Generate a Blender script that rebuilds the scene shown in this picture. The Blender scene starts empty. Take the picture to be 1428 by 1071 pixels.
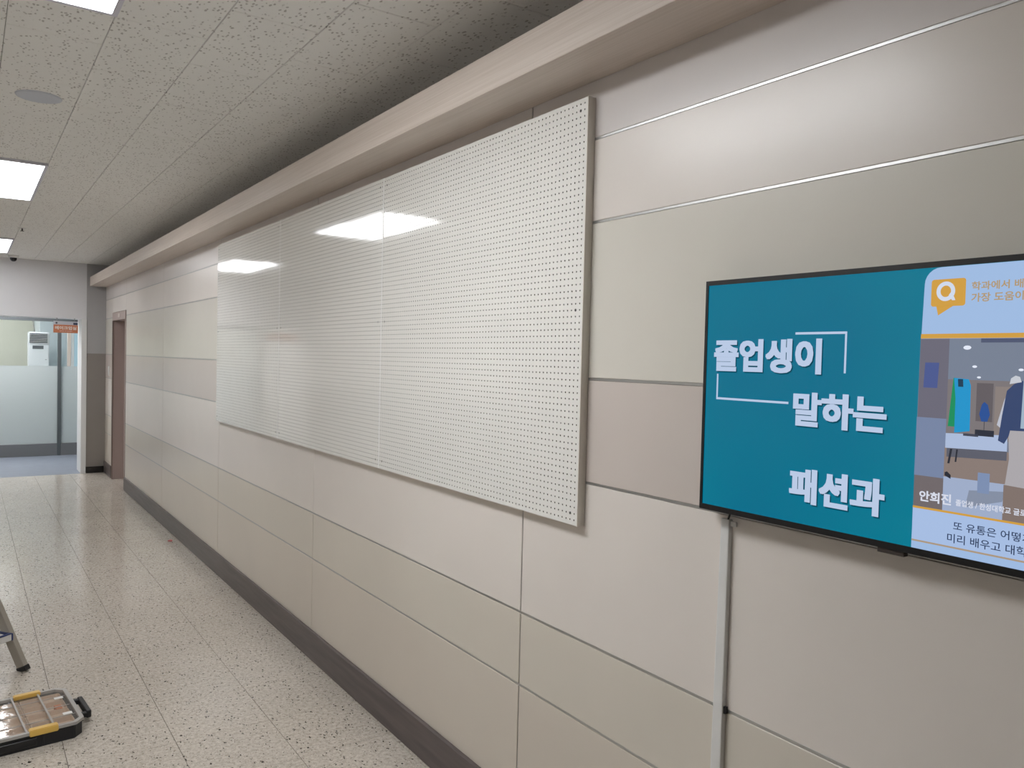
import bpy, bmesh, math, random
import numpy as np
from mathutils import Vector, Matrix

random.seed(7)
scn = bpy.context.scene
COL = scn.collection

# ------------------------------------------------------------------ camera, world, exposure
R = Vector((0.82359963, -0.56665377, 0.02423127))
U = Vector((-0.00298151, 0.03839687, 0.99925812))
F = Vector((0.56716378, 0.82306087, -0.02993416))
camd = bpy.data.cameras.new('camera')
camd.sensor_width = 36.0
camd.lens = 1107.104 / 1428 * 36.0
camd.clip_start = 0.02
camo = bpy.data.objects.new('camera', camd)
COL.objects.link(camo)
M = Matrix(((R.x, U.x, -F.x, -1.53664), (R.y, U.y, -F.y, 0.0), (R.z, U.z, -F.z, 1.62542), (0, 0, 0, 1)))
camo.matrix_world = M
scn.camera = camo

world = bpy.data.worlds.new('world')
scn.world = world
world.use_nodes = True
world.node_tree.nodes['Background'].inputs[0].default_value = (0.75, 0.8, 0.9, 1)
world.node_tree.nodes['Background'].inputs[1].default_value = 0.05
scn.view_settings.view_transform = 'Standard'
scn.view_settings.look = 'None'
scn.view_settings.gamma = 1.0
scn.view_settings.use_curve_mapping = False
scn.view_settings.exposure = 0.0

LAMP_STRENGTH = (16.0, 12.0, 9.5)   # near, middle and far panel
LAMP_COLOR = (0.97, 0.98, 1.0)
FILL_STRENGTH = 11.0        # strength of the added light panels beyond the opening

H = 2.751             # ceiling height
XL = -2.87            # left wall
YE = 11.76            # end wall
YB = -4.2             # wall behind the camera

# ------------------------------------------------------------------ helpers
def lin(c):
    c = c / 255.0
    return c / 12.92 if c <= 0.04045 else ((c + 0.055) / 1.055) ** 2.4

def rgb(r, g, b):
    return (lin(r), lin(g), lin(b), 1.0)

def principled(name, col, rough=0.5, metal=0.0, spec=0.5, coat=0.0, coat_rough=0.1):
    m = bpy.data.materials.new(name)
    m.use_nodes = True
    b = m.node_tree.nodes['Principled BSDF']
    b.inputs['Base Color'].default_value = col
    b.inputs['Roughness'].default_value = rough
    b.inputs['Metallic'].default_value = metal
    b.inputs['Specular IOR Level'].default_value = spec
    b.inputs['Coat Weight'].default_value = coat
    b.inputs['Coat Roughness'].default_value = coat_rough
    return m

def nn(m, t, **kw):
    n = m.node_tree.nodes.new(t)
    for k, v in kw.items():
        setattr(n, k, v)
    return n

def lk(m, a, b):
    m.node_tree.links.new(a, b)

def pos_scaled(m, sx, sy, sz):
    g = nn(m, 'ShaderNodeNewGeometry')
    mp = nn(m, 'ShaderNodeMapping')
    mp.inputs['Scale'].default_value = (sx, sy, sz)
    lk(m, g.outputs['Position'], mp.inputs['Vector'])
    return mp.outputs['Vector']

def noise(m, vec, scale, detail=3, rough=0.5):
    n = nn(m, 'ShaderNodeTexNoise')
    n.inputs['Scale'].default_value = scale
    n.inputs['Detail'].default_value = detail
    n.inputs['Roughness'].default_value = rough
    lk(m, vec, n.inputs['Vector'])
    return n.outputs['Fac']

def ramp(m, fac, stops):
    r = nn(m, 'ShaderNodeValToRGB')
    cr = r.color_ramp
    while len(cr.elements) < len(stops):
        cr.elements.new(0.5)
    for e, (p, c) in zip(cr.elements, stops):
        e.position = p
        e.color = c
    lk(m, fac, r.inputs['Fac'])
    return r.outputs['Color']

def mixc(m, fac, a, b, mode='MIX'):
    n = nn(m, 'ShaderNodeMix', data_type='RGBA', blend_type=mode)
    for s, v in ((n.inputs[0], fac), (n.inputs[6], a), (n.inputs[7], b)):
        if isinstance(v, (int, float, tuple)):
            s.default_value = v
        else:
            lk(m, v, s)
    return n.outputs[2]

def bump(m, h, strength, dist=0.002, sock='Normal'):
    b = nn(m, 'ShaderNodeBump')
    b.inputs['Strength'].default_value = strength
    b.inputs['Distance'].default_value = dist
    lk(m, h, b.inputs['Height'])
    lk(m, b.outputs['Normal'], m.node_tree.nodes['Principled BSDF'].inputs[sock])

def base_in(m):
    return m.node_tree.nodes['Principled BSDF'].inputs['Base Color']

def painted(name, col, rough=0.5, var=0.04, spec=0.5, nscale=3.0, bstr=0.05):
    m = principled(name, col, rough, spec=spec)
    v = pos_scaled(m, 1, 1, 1)
    f = noise(m, v, nscale, 4)
    d = tuple(x * (1 - var) for x in col[:3]) + (1,)
    l = tuple(min(1, x * (1 + var)) for x in col[:3]) + (1,)
    lk(m, ramp(m, f, [(0.3, d), (0.7, l)]), base_in(m))
    if bstr:
        bump(m, noise(m, v, 140, 2), bstr, 0.001)
    return m

def emission(name, col, strength=1.0):
    m = bpy.data.materials.new(name)
    m.use_nodes = True
    nt = m.node_tree
    nt.nodes.clear()
    e = nt.nodes.new('ShaderNodeEmission')
    o = nt.nodes.new('ShaderNodeOutputMaterial')
    e.inputs[0].default_value = col if len(col) == 4 else (*col, 1)
    e.inputs[1].default_value = strength
    nt.links.new(e.outputs[0], o.inputs[0])
    return m

def link(name, me, mat=None, parent=None, loc=None):
    if mat is not None and not me.materials:
        me.materials.append(mat)
    o = bpy.data.objects.new(name, me)
    COL.objects.link(o)
    if loc is not None:
        o.location = loc
    if parent is not None:
        o.parent = parent
    return o

def bm_obj(name, bm, mat, parent=None, loc=None, smooth=False):
    bmesh.ops.recalc_face_normals(bm, faces=bm.faces)
    me = bpy.data.meshes.new(name)
    bm.to_mesh(me)
    bm.free()
    if smooth:
        for p in me.polygons:
            p.use_smooth = True
    return link(name, me, mat, parent, loc)

def add_box(bm, a, b):
    x0, y0, z0 = a
    x1, y1, z1 = b
    vs = [bm.verts.new(p) for p in ((x0, y0, z0), (x1, y0, z0), (x1, y1, z0), (x0, y1, z0),
                                    (x0, y0, z1), (x1, y0, z1), (x1, y1, z1), (x0, y1, z1))]
    fs = []
    for f in ((0, 3, 2, 1), (4, 5, 6, 7), (0, 1, 5, 4), (1, 2, 6, 5), (2, 3, 7, 6), (3, 0, 4, 7)):
        fs.append(bm.faces.new([vs[i] for i in f]))
    return vs, fs

def box(name, a, b, mat, parent=None, bev=0.0, seg=1, loc=None):
    bm = bmesh.new()
    add_box(bm, a, b)
    if bev:
        bmesh.ops.bevel(bm, geom=list(bm.edges), offset=bev, segments=seg, affect='EDGES')
    return bm_obj(name, bm, mat, parent, loc)

def boxes(name, lst, mat, parent=None, bev=0.0):
    bm = bmesh.new()
    for a, b in lst:
        add_box(bm, a, b)
    if bev:
        bmesh.ops.bevel(bm, geom=list(bm.edges), offset=bev, segments=1, affect='EDGES')
    return bm_obj(name, bm, mat, parent)

def prism(name, pts, axis, lo, hi, mat, parent=None, bev=0.0):
    """extrude the 2-D outline pts along an axis from lo to hi"""
    bm = bmesh.new()
    def P(u, v, w):
        return {0: (w, u, v), 1: (u, w, v), 2: (u, v, w)}[axis]
    a = [bm.verts.new(P(u, v, lo)) for u, v in pts]
    b = [bm.verts.new(P(u, v, hi)) for u, v in pts]
    bm.faces.new(a)
    bm.faces.new(b[::-1])
    n = len(pts)
    for i in range(n):
        bm.faces.new((a[i], b[i], b[(i + 1) % n], a[(i + 1) % n]))
    if bev:
        bmesh.ops.bevel(bm, geom=list(bm.edges), offset=bev, segments=2, affect='EDGES')
    return bm_obj(name, bm, mat, parent)

def lathe(name, prof, mat, parent=None, loc=(0, 0, 0), n=32, axis='z'):
    bm = bmesh.new()
    rings = []
    for r, z in prof:
        if r < 1e-6:
            p = (0, 0, z)
            rings.append([bm.verts.new(p)])
        else:
            rings.append([bm.verts.new((r * math.cos(2 * math.pi * i / n), r * math.sin(2 * math.pi * i / n), z)) for i in range(n)])
    for A, B in zip(rings, rings[1:]):
        for i in range(n):
            j = (i + 1) % n
            if len(A) == 1 and len(B) > 1:
                bm.faces.new((A[0], B[i], B[j]))
            elif len(B) == 1 and len(A) > 1:
                bm.faces.new((A[i], A[j], B[0]))
            elif len(A) > 1:
                bm.faces.new((A[i], A[j], B[j], B[i]))
    if axis == 'x':
        bmesh.ops.rotate(bm, verts=bm.verts, cent=(0, 0, 0), matrix=Matrix.Rotation(-math.pi / 2, 3, 'Y'))
    return bm_obj(name, bm, mat, parent, loc, smooth=True)

def curve_obj(name, cu, mat, parent):
    t = bpy.data.objects.new(name, cu)
    COL.objects.link(t)
    me = bpy.data.meshes.new_from_object(t.evaluated_get(bpy.context.evaluated_depsgraph_get()))
    bpy.data.objects.remove(t)
    me.name = name
    me.materials.clear()
    return link(name, me, mat, parent)

def bar(name, p, q, w, t, side, mat, parent=None, bev=0.002):
    """rectangular bar from p to q; w across 'side', t across the remaining direction"""
    p, q = Vector(p), Vector(q)
    d = (q - p).normalized()
    s = (Vector(side) - d * Vector(side).dot(d)).normalized()
    n = d.cross(s)
    bm = bmesh.new()
    vs, fs = add_box(bm, (-.5, -.5, 0), (.5, .5, 1))
    for v in bm.verts:
        c = v.co
        v.co = p + s * (c.x * w) + n * (c.y * t) + (q - p) * c.z
    if bev:
        bmesh.ops.bevel(bm, geom=list(bm.edges), offset=bev, segments=1, affect='EDGES')
    return bm_obj(name, bm, mat, parent)

def empty(name, label, cat, loc=(0, 0, 0), group=None):
    o = bpy.data.objects.new(name, None)
    COL.objects.link(o)
    o.location = loc
    o.empty_display_size = 0.1
    return tag(o, label, cat, group)

def tag(o, label, cat, group=None):
    o['label'] = label
    o['category'] = cat
    if group:
        o['group'] = group
    return o

def struct(o, label, cat):
    o['kind'] = 'structure'
    o['label'] = label
    o['category'] = cat
    return o

# ------------------------------------------------------------------ materials
def wall_laminate(name, c):
    m = principled(name, rgb(*c), 0.28, spec=0.5)
    v = pos_scaled(m, 1, 1, 1)
    f = noise(m, v, 1.3, 3)
    d = tuple(x * 0.97 for x in rgb(*c)[:3]) + (1,)
    l = tuple(min(1, x * 1.02) for x in rgb(*c)[:3]) + (1,)
    lk(m, ramp(m, f, [(0.35, d), (0.65, l)]), base_in(m))
    bump(m, noise(m, pos_scaled(m, 1, 1, 0.35), 6, 2), 0.25, 0.0012)
    return m

M_cream = wall_laminate('laminate_cream', (232, 225, 218))
M_sand = wall_laminate('laminate_sand', (218, 211, 199))
M_rose = wall_laminate('laminate_rose_grey', (212, 202, 195))
M_stone = wall_laminate('laminate_stone', (222, 218, 208))
M_mauve = wall_laminate('laminate_pale_mauve', (219, 213, 210))
M_low = wall_laminate('laminate_low', (216, 207, 195))
M_strip = principled('aluminium_strip', rgb(192, 192, 191), 0.36, metal=0.9)
M_core = principled('wall_core', rgb(120, 112, 102), 0.8)
M_plaster = painted('plaster_white', rgb(226, 226, 229), 0.6, 0.02)
M_plaster_left = painted('plaster_cream', rgb(232, 228, 222), 0.5, 0.03)
M_dado = painted('dado_taupe', rgb(140, 134, 129), 0.5, 0.03)
M_colgrey = painted('column_grey', rgb(172, 171, 172), 0.55, 0.02)
M_black = principled('black_tile', rgb(22, 20, 20), 0.25)
M_jamb = painted('jamb_white', rgb(225, 226, 226), 0.45, 0.01)
M_rail = principled('grey_painted_metal', rgb(118, 119, 120), 0.35, metal=0.35)
M_post = principled('dark_grey_metal', rgb(92, 97, 98), 0.35, metal=0.3)
M_bluefloor = painted('blue_grey_vinyl', rgb(126, 132, 143), 0.5, 0.06, nscale=8)
M_roomwall = painted('room_wall_cream', rgb(214, 213, 198), 0.6, 0.02)
M_roomgrey = painted('room_wall_grey', rgb(196, 204, 206), 0.6, 0.02)

# baseboard: dark brown-grey vinyl with streaks
M_base = principled('baseboard_vinyl', rgb(98, 86, 82), 0.38)
f = noise(M_base, pos_scaled(M_base, 1, 0.6, 9), 4, 4)
lk(M_base, ramp(M_base, f, [(0.3, rgb(80, 71, 70)), (0.7, rgb(102, 92, 90))]), base_in(M_base))

# pale wood veneer of the valance, grain along y
M_veneer = principled('pale_wood_veneer', rgb(214, 196, 182), 0.42)
f = noise(M_veneer, pos_scaled(M_veneer, 90, 0.9, 90), 2.2, 5, 0.6)
f2 = noise(M_veneer, pos_scaled(M_veneer, 9, 0.5, 9), 1.5, 3)
c1 = ramp(M_veneer, f, [(0.3, rgb(208, 194, 182)), (0.7, rgb(224, 212, 202))])
c2 = ramp(M_veneer, f2, [(0.3, (0.97, 0.965, 0.96, 1)), (0.7, (1, 1, 1, 1))])
lk(M_veneer, mixc(M_veneer, 1.0, c1, c2, 'MULTIPLY'), base_in(M_veneer))
bump(M_veneer, f, 0.15, 0.001)

# mineral fibre ceiling tile with worm-like fissures
M_ctile = principled('fissured_ceiling_tile', rgb(238, 236, 232), 0.85, spec=0.2)
v = pos_scaled(M_ctile, 1, 1, 1)
vo = nn(M_ctile, 'ShaderNodeTexVoronoi', feature='F1')
vo.inputs['Scale'].default_value = 1.0
vv = pos_scaled(M_ctile, 72, 40, 1)
wob = nn(M_ctile, 'ShaderNodeTexNoise')
wob.inputs['Scale'].default_value = 40
lk(M_ctile, v, wob.inputs['Vector'])
addv = nn(M_ctile, 'ShaderNodeVectorMath', operation='MULTIPLY_ADD')
lk(M_ctile, wob.outputs['Color'], addv.inputs[0])
addv.inputs[1].default_value = (0.9, 0.9, 0)
lk(M_ctile, vv, addv.inputs[2])
lk(M_ctile, addv.outputs[0], vo.inputs['Vector'])
spot = ramp(M_ctile, vo.outputs['Distance'], [(0.24, (1, 1, 1, 1)), (0.34, (0, 0, 0, 1))])
cl = ramp(M_ctile, noise(M_ctile, v, 22, 2), [(0.36, (0, 0, 0, 1)), (0.5, (1, 1, 1, 1))])
gate = nn(M_ctile, 'ShaderNodeSeparateColor')
lk(M_ctile, vo.outputs['Color'], gate.inputs[0])
gr = ramp(M_ctile, gate.outputs[0], [(0.25, (0, 0, 0, 1)), (0.3, (1, 1, 1, 1))])
m1 = mixc(M_ctile, 1.0, spot, cl, 'MULTIPLY')
m2 = mixc(M_ctile, 1.0, m1, gr, 'MULTIPLY')
lk(M_ctile, mixc(M_ctile, m2, rgb(243, 243, 240), rgb(196, 193, 189)), base_in(M_ctile))
bw = nn(M_ctile, 'ShaderNodeRGBToBW')
lk(M_ctile, m2, bw.inputs[0])
bb = nn(M_ctile, 'ShaderNodeBump', invert=True)
bb.inputs['Strength'].default_value = 0.6
bb.inputs['Distance'].default_value = 0.003
lk(M_ctile, bw.outputs[0], bb.inputs['Height'])
lk(M_ctile, bb.outputs[0], M_ctile.node_tree.nodes['Principled BSDF'].inputs['Normal'])

# waxed vinyl composition floor tile: beige mottling, dark chips
M_ftile = principled('speckled_floor_tile', rgb(200, 193, 184), 0.2, spec=0.5)
v = pos_scaled(M_ftile, 1, 1, 1)
obi = nn(M_ftile, 'ShaderNodeObjectInfo')
mott = ramp(M_ftile, noise(M_ftile, v, 60, 5, 0.65), [(0.32, rgb(180, 171, 158)), (0.5, rgb(204, 196, 185)), (0.68, rgb(222, 215, 205))])
def chips(scale, thr, seed, stretch):
    w = nn(M_ftile, 'ShaderNodeMapping')
    g = nn(M_ftile, 'ShaderNodeNewGeometry')
    w.inputs['Scale'].default_value = (scale, scale * stretch, 1)
    w.inputs['Rotation'].default_value = (0, 0, seed)
    lk(M_ftile, g.outputs['Position'], w.inputs['Vector'])
    wn = nn(M_ftile, 'ShaderNodeTexNoise')
    wn.inputs['Scale'].default_value = scale * 0.9
    lk(M_ftile, g.outputs['Position'], wn.inputs['Vector'])
    ad = nn(M_ftile, 'ShaderNodeVectorMath', operation='MULTIPLY_ADD')
    lk(M_ftile, wn.outputs['Color'], ad.inputs[0])
    ad.inputs[1].default_value = (1.6, 1.6, 0)
    lk(M_ftile, w.outputs[0], ad.inputs[2])
    vo = nn(M_ftile, 'ShaderNodeTexVoronoi')
    vo.inputs['Scale'].default_value = 1.0
    lk(M_ftile, ad.outputs[0], vo.inputs['Vector'])
    s = ramp(M_ftile, vo.outputs['Distance'], [(0.2, (1, 1, 1, 1)), (0.28, (0, 0, 0, 1))])
    sc = nn(M_ftile, 'ShaderNodeSeparateColor')
    lk(M_ftile, vo.outputs['Color'], sc.inputs[0])
    t = ramp(M_ftile, sc.outputs[0], [(thr, (0, 0, 0, 1)), (thr + 0.03, (1, 1, 1, 1))])
    return mixc(M_ftile, 1.0, s, t, 'MULTIPLY')
c = mixc(M_ftile, chips(78, 0.61, 0.5, 0.6), mott, rgb(62, 54, 48))
c = mixc(M_ftile, chips(150, 0.5, 1.9, 0.7), c, rgb(140, 128, 116))
c = mixc(M_ftile, chips(80, 0.7, 1.1, 1.5), c, rgb(226, 219, 208))
big = ramp(M_ftile, noise(M_ftile, v, 1.6, 2), [(0.3, (0.94, 0.935, 0.93, 1)), (0.7, (1, 1, 1, 1))])
c = mixc(M_ftile, 1.0, c, big, 'MULTIPLY')
tint = ramp(M_ftile, obi.outputs['Random'], [(0.0, (0.965, 0.965, 0.96, 1)), (1.0, (1, 1, 1, 1))])
lk(M_ftile, mixc(M_ftile, 1.0, c, tint, 'MULTIPLY'), base_in(M_ftile))
rr = ramp(M_ftile, noise(M_ftile, v, 9, 4), [(0.3, (0.11, 0.11, 0.11, 1)), (0.7, (0.2, 0.2, 0.2, 1))])
lk(M_ftile, rr, M_ftile.node_tree.nodes['Principled BSDF'].inputs['Roughness'])
bump(M_ftile, noise(M_ftile, v, 14, 3), 0.12, 0.002)
M_grout = principled('floor_underlay', rgb(96, 87, 78), 0.8)

# pegboard: glossy white lacquer, faintly wavy
M_peg = principled('pegboard_lacquer', rgb(240, 239, 234), 0.07, spec=0.5)
pg = nn(M_peg, 'ShaderNodeNewGeometry')
po_ = nn(M_peg, 'ShaderNodeObjectInfo')
pa = nn(M_peg, 'ShaderNodeVectorMath', operation='MULTIPLY_ADD')
pa.inputs[0].default_value = (0, 0, 0)
pr = nn(M_peg, 'ShaderNodeCombineXYZ')
lk(M_peg, po_.outputs['Random'], pr.inputs[0])
lk(M_peg, pr.outputs[0], pa.inputs[0])
pa.inputs[1].default_value = (9, 0, 0)
lk(M_peg, pg.outputs['Position'], pa.inputs[2])
bump(M_peg, noise(M_peg, pa.outputs[0], 2.0, 1), 0.32, 0.006)
M_hole = principled('raw_hardboard_hole', rgb(66, 60, 54), 0.9)
M_pegframe = principled('pegboard_frame', rgb(222, 216, 206), 0.4)
M_screw = principled('screw_steel', rgb(92, 90, 88), 0.35, metal=0.8)

M_lampframe = principled('lamp_frame_white', rgb(216, 216, 226), 0.4)
M_lamps = [emission('lamp_diffuser', LAMP_COLOR, k_) for k_ in LAMP_STRENGTH]
M_doorframe = painted('door_frame_mauve', rgb(176, 159, 153), 0.4, 0.02)
M_doortrim = principled('door_trim_brown', rgb(104, 84, 74), 0.45)
M_plastic_w = principled('white_plastic', rgb(228, 228, 226), 0.4)
M_plastic_b = principled('black_plastic', rgb(24, 24, 27), 0.4)

# ------------------------------------------------------------------ floor
floor = box('floor', (XL - .1, YB - .1, -0.10), (0.03, 12.2, -0.003), M_grout)
struct(floor, 'beige speckled vinyl tile corridor floor with waxed sheen', 'floor')
P = 0.3925
cols = [(-0.024 - P * (k + 1), -0.024 - P * k) for k in range(8)]
cols[-1] = (XL, cols[-1][1])
cols.insert(0, (-0.024, 0.0))
rows = [(4.245 + P * k, 4.245 + P * (k + 1)) for k in range(-24, 21)]
g = 0.0011
def tile_mesh(name, w, h, t, bev, mat):
    bm = bmesh.new()
    add_box(bm, (-w / 2, -h / 2, -t), (w / 2, h / 2, 0))
    top = [e for e in bm.edges if all(abs(vv.co.z) < 1e-6 for vv in e.verts)]
    bmesh.ops.bevel(bm, geom=top, offset=bev, segments=1, affect='EDGES')
    bmesh.ops.recalc_face_normals(bm, faces=bm.faces)
    me = bpy.data.meshes.new(name)
    bm.to_mesh(me)
    bm.free()
    me.materials.append(mat)
    return me
full = tile_mesh('floor_tile', P - 2 * g, P - 2 * g, 0.003, 0.0006, M_ftile)
rest = []
meshcache = {}
for i, (x0, x1) in enumerate(cols):
    for (y0, y1) in rows:
        y1 = min(y1, YE)
        if y1 - y0 < .02:
            continue
        vis = 1.88 < y1 and y0 < 8.95 and x1 > -1.7 or (2.2 < y0 < 6.0)
        if vis:
            w = x1 - x0
            key = round(w, 3)
            if abs(w - P) < 1e-6:
                me = full
            else:
                if key not in meshcache:
                    meshcache[key] = tile_mesh('floor_tile', w - 2 * g, P - 2 * g, 0.003, 0.0006, M_ftile)
                me = meshcache[key]
            link('tile', me, None, floor, ((x0 + x1) / 2, (y0 + y1) / 2, 0))
        else:
            rest.append(((x0 + g, y0 + g, -0.003), (x1 - g, y1 - g, 0.0)))
o = boxes('far_tiles', rest, M_ftile, floor)
o['kind'] = 'stuff'

# ------------------------------------------------------------------ ceiling
ceil = box('ceiling', (XL - .1, YB - .1, H + 0.009), (0.19, YE + .4, H + 0.10), principled('ceiling_void', rgb(120, 116, 110), 0.9))
struct(ceil, 'white fissured mineral fibre tile ceiling in staggered rows', 'ceiling')
C0, CW, CL = -0.220, 0.3013, 0.598
ccols = [(C0, C0 + CW)] + [(C0 - CW * (k + 1), C0 - CW * k) for k in range(8)]
ccols.append((XL, ccols[-1][0]))
ccols.append((C0 + CW, 0.152))
lamps = [(1.55, 2.97), (5.62, 7.03), (9.66, 11.07)]
LX0, LX1 = C0 - CW * 5, C0 - CW * 3
cg = 0.0010
def ctile(w, h):
    bm = bmesh.new()
    add_box(bm, (-w / 2 + cg, -h / 2 + cg + .0012, 0), (w / 2 - cg, h / 2 - cg - .0012, 0.010))
    bot = [e for e in bm.edges if all(abs(vv.co.z) < 1e-6 for vv in e.verts)]
    bmesh.ops.bevel(bm, geom=bot, offset=0.0022, segments=1, affect='EDGES')
    bmesh.ops.recalc_face_normals(bm, faces=bm.faces)
    me = bpy.data.meshes.new('ceiling_tile')
    bm.to_mesh(me)
    bm.free()
    me.materials.append(M_ctile)
    return me
ccache = {}
far = []
for i, (x0, x1) in enumerate(ccols):
    off = 2.713 if i % 2 == 0 else 2.415
    k = -12
    while True:
        y0 = off + CL * k
        y1 = y0 + CL
        k += 1
        if y0 > YE:
            break
        if y1 < YB:
            continue
        y0, y1 = max(y0, YB), min(y1, YE)
        segs = [(y0, y1)]
        if x0 > LX0 - .01 and x1 < LX1 + .01:
            for (a, b) in lamps:
                ns = []
                for (s0, s1) in segs:
                    if s1 <= a or s0 >= b:
                        ns.append((s0, s1))
                    else:
                        if s0 < a - .01:
                            ns.append((s0, a))
                        if s1 > b + .01:
                            ns.append((b, s1))
                segs = ns
        for (s0, s1) in segs:
            w, h = round(x1 - x0, 4), round(s1 - s0, 4)
            if h < .015:
                continue
            if 1.3 < s1 and s0 < 9.3:
                if (w, h) not in ccache:
                    ccache[(w, h)] = ctile(w, h)
                link('tile', ccache[(w, h)], None, ceil, ((x0 + x1) / 2, (s0 + s1) / 2, H))
            else:
                far.append(((x0 + cg, s0 + cg, H), (x1 - cg, s1 - cg, H + .01)))
o = boxes('far_tiles', far, M_ctile, ceil, 0.0012)
o['kind'] = 'stuff'

# ------------------------------------------------------------------ right wall: laminate panels with aluminium strips
wr = boxes('wall_right', [((0.010, YB, -.05), (0.16, 10.15, 2.572)), ((0.010, 11.16, -.05), (0.16, YE + .5, 2.572)),
                          ((0.010, 10.15, 2.10), (0.16, 11.16, 2.572)), ((0.155, YB, 2.572), (0.22, YE + .5, H + .05))], M_core)
struct(wr, 'right corridor wall clad in cream laminate panels with thin aluminium strips', 'wall')
zs = [0.150, 0.5356, 0.7809, 1.2627, 1.5746, 2.0403, 2.2871, 2.560]
mats = [M_low, M_sand, M_cream, M_rose, M_stone, M_cream, M_mauve]
ys = [YB, -3.675, -1.735, 0.205, 2.147, 4.077, 6.010, 8.040, 10.15]
sw = 0.0042
def wpanel(y0, y1, z0, z1, m):
    return box('panel', (0.0, y0, z0), (0.010, y1, z1), m, wr, bev=0.0012)
for r in range(7):
    z0, z1 = zs[r] + (sw if r else 0), zs[r + 1] - (sw if r < 6 else 0)
    for a, b in zip(ys, ys[1:]):
        wpanel(a + .003, b - .003, z0, z1, mats[r])
    # beyond and over the doorway
    if z1 < 2.1:
        wpanel(11.163, YE, z0, z1, mats[r])
    elif z0 < 2.1:
        wpanel(11.163, YE, z0, z1, mats[r])
        wpanel(10.153, 11.157, 2.103, z1, mats[r])
    else:
        wpanel(10.153, 11.157, z0, z1, mats[r])
        wpanel(11.163, YE, z0, z1, mats[r])
box('upper_plaster', (0.150, YB, 2.572), (0.155, YE, H), M_plaster_left, wr)
def hstrip(y0, y1, z):
    # shallow extruded moulding recessed between the panels
    return prism('moulding', [(0.009, z - sw + .0008), (0.0018, z - sw + .0008), (0.0010, z - sw + .0016), (0.0010, z + sw - .0008), (0.0018, z + sw - .0001), (0.009, z + sw - .0001)],
                 1, y0, y1, M_strip, wr)
for z in zs[1:7]:
    if z < 2.1:
        hstrip(YB, 10.15, z)
        hstrip(11.163, YE, z)
    else:
        hstrip(YB, YE, z)
for y in ys[1:-1]:
    box('joint_strip', (0.003, y - .003, .15), (0.009, y + .003, 2.56), M_strip, wr)

bb = boxes('baseboard_right', [((-0.015, YB, 0.0), (0.004, 10.14, 0.154)), ((-0.015, 11.17, 0.0), (0.004, YE, 0.154))], M_base, bev=0.003)
struct(bb, 'dark brown-grey vinyl baseboard along the right wall', 'baseboard')

val = box('trim_1', (-0.200, YB, 2.458), (-0.0005, 11.70, 2.577), M_veneer, bev=0.0015)
struct(val, 'long pale wood box valance running along the top of the right wall', 'trim')

# doorway in the right wall
df = empty('door_1', 'mauve-framed doorway recess near the far end of the right wall', 'door', (0.0, 10.65, 0))
df['kind'] = 'structure'
def wb(name, a, b, mat, par, bev=0.0):
    off = par.location
    a = tuple(a[i] - off[i] for i in range(3))
    b = tuple(b[i] - off[i] for i in range(3))
    return box(name, a, b, mat, par, bev)
wb('reveal', (-0.006, 11.08, 0.0), (0.42, 11.155, 2.04), M_doorframe, df, .002)
wb('reveal', (-0.006, 10.155, 0.0), (0.42, 10.20, 2.04), M_doorframe, df, .002)
wb('lintel', (-0.008, 10.155, 2.00), (0.42, 11.155, 2.098), M_doorframe, df, .002)
wb('edge_trim', (-0.010, 11.075, 0.0), (-0.006, 11.15, 2.00), M_doortrim, df)
wb('door_leaf', (0.36, 10.20, 0.01), (0.40, 11.08, 2.0), M_doorframe, df, .002)
box('room_number', (-0.013, -0.10, 2.03), (-0.008, 0.02, 2.075), principled('plate_pale', rgb(206, 196, 190), .4), df)
wb('threshold', (0.0, 10.155, -0.03), (0.42, 11.155, 0.001), M_ftile, df)

# ------------------------------------------------------------------ end wall with opening, column
hz = 2.03
we = box('wall_end', (XL - .1, YE, hz), (-0.229, YE + 0.42, H + .02), M_plaster)
struct(we, 'white plaster end wall above the wide glazed opening', 'wall')
jb = box('trim_2', (-0.287, YE - .012, 0.0), (-0.226, YE + .42, hz + 0.002), M_jamb, bev=.002)
struct(jb, 'white jamb at the right edge of the glazed opening', 'trim')
pu = box('wall_pier', (-0.229, YE + 0.0, 1.580), (0.22, YE + .42, H + .02), M_colgrey)
box('dado', (-0.2285, YE - 0.002, 0.084), (0.012, YE + .42, 1.580), M_dado, pu)
box('base_tile', (-0.2285, YE - 0.012, 0.0), (0.0, YE + .1, 0.086), M_black, pu)
struct(pu, 'narrow grey pier between the opening and the right wall, taupe below', 'wall')

# left and back walls
wl = box('wall_left', (XL - .12, YB, 0.0), (XL, YE + .42, H + .02), M_plaster_left)
struct(wl, 'cream left corridor wall', 'wall')
box('dado', (XL - .01, YB, 0.12), (XL + .004, YE, 1.20), M_dado, wl)
bl = box('baseboard_left', (XL - .01, YB, 0.0), (XL + .015, YE, 0.13), M_base)
struct(bl, 'dark baseboard of the left wall', 'baseboard')
wk = box('wall_back', (XL - .12, YB - .12, 0), (0.22, YB, H + .02), M_plaster_left)
struct(wk, 'cream wall behind the viewpoint', 'wall')

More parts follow.
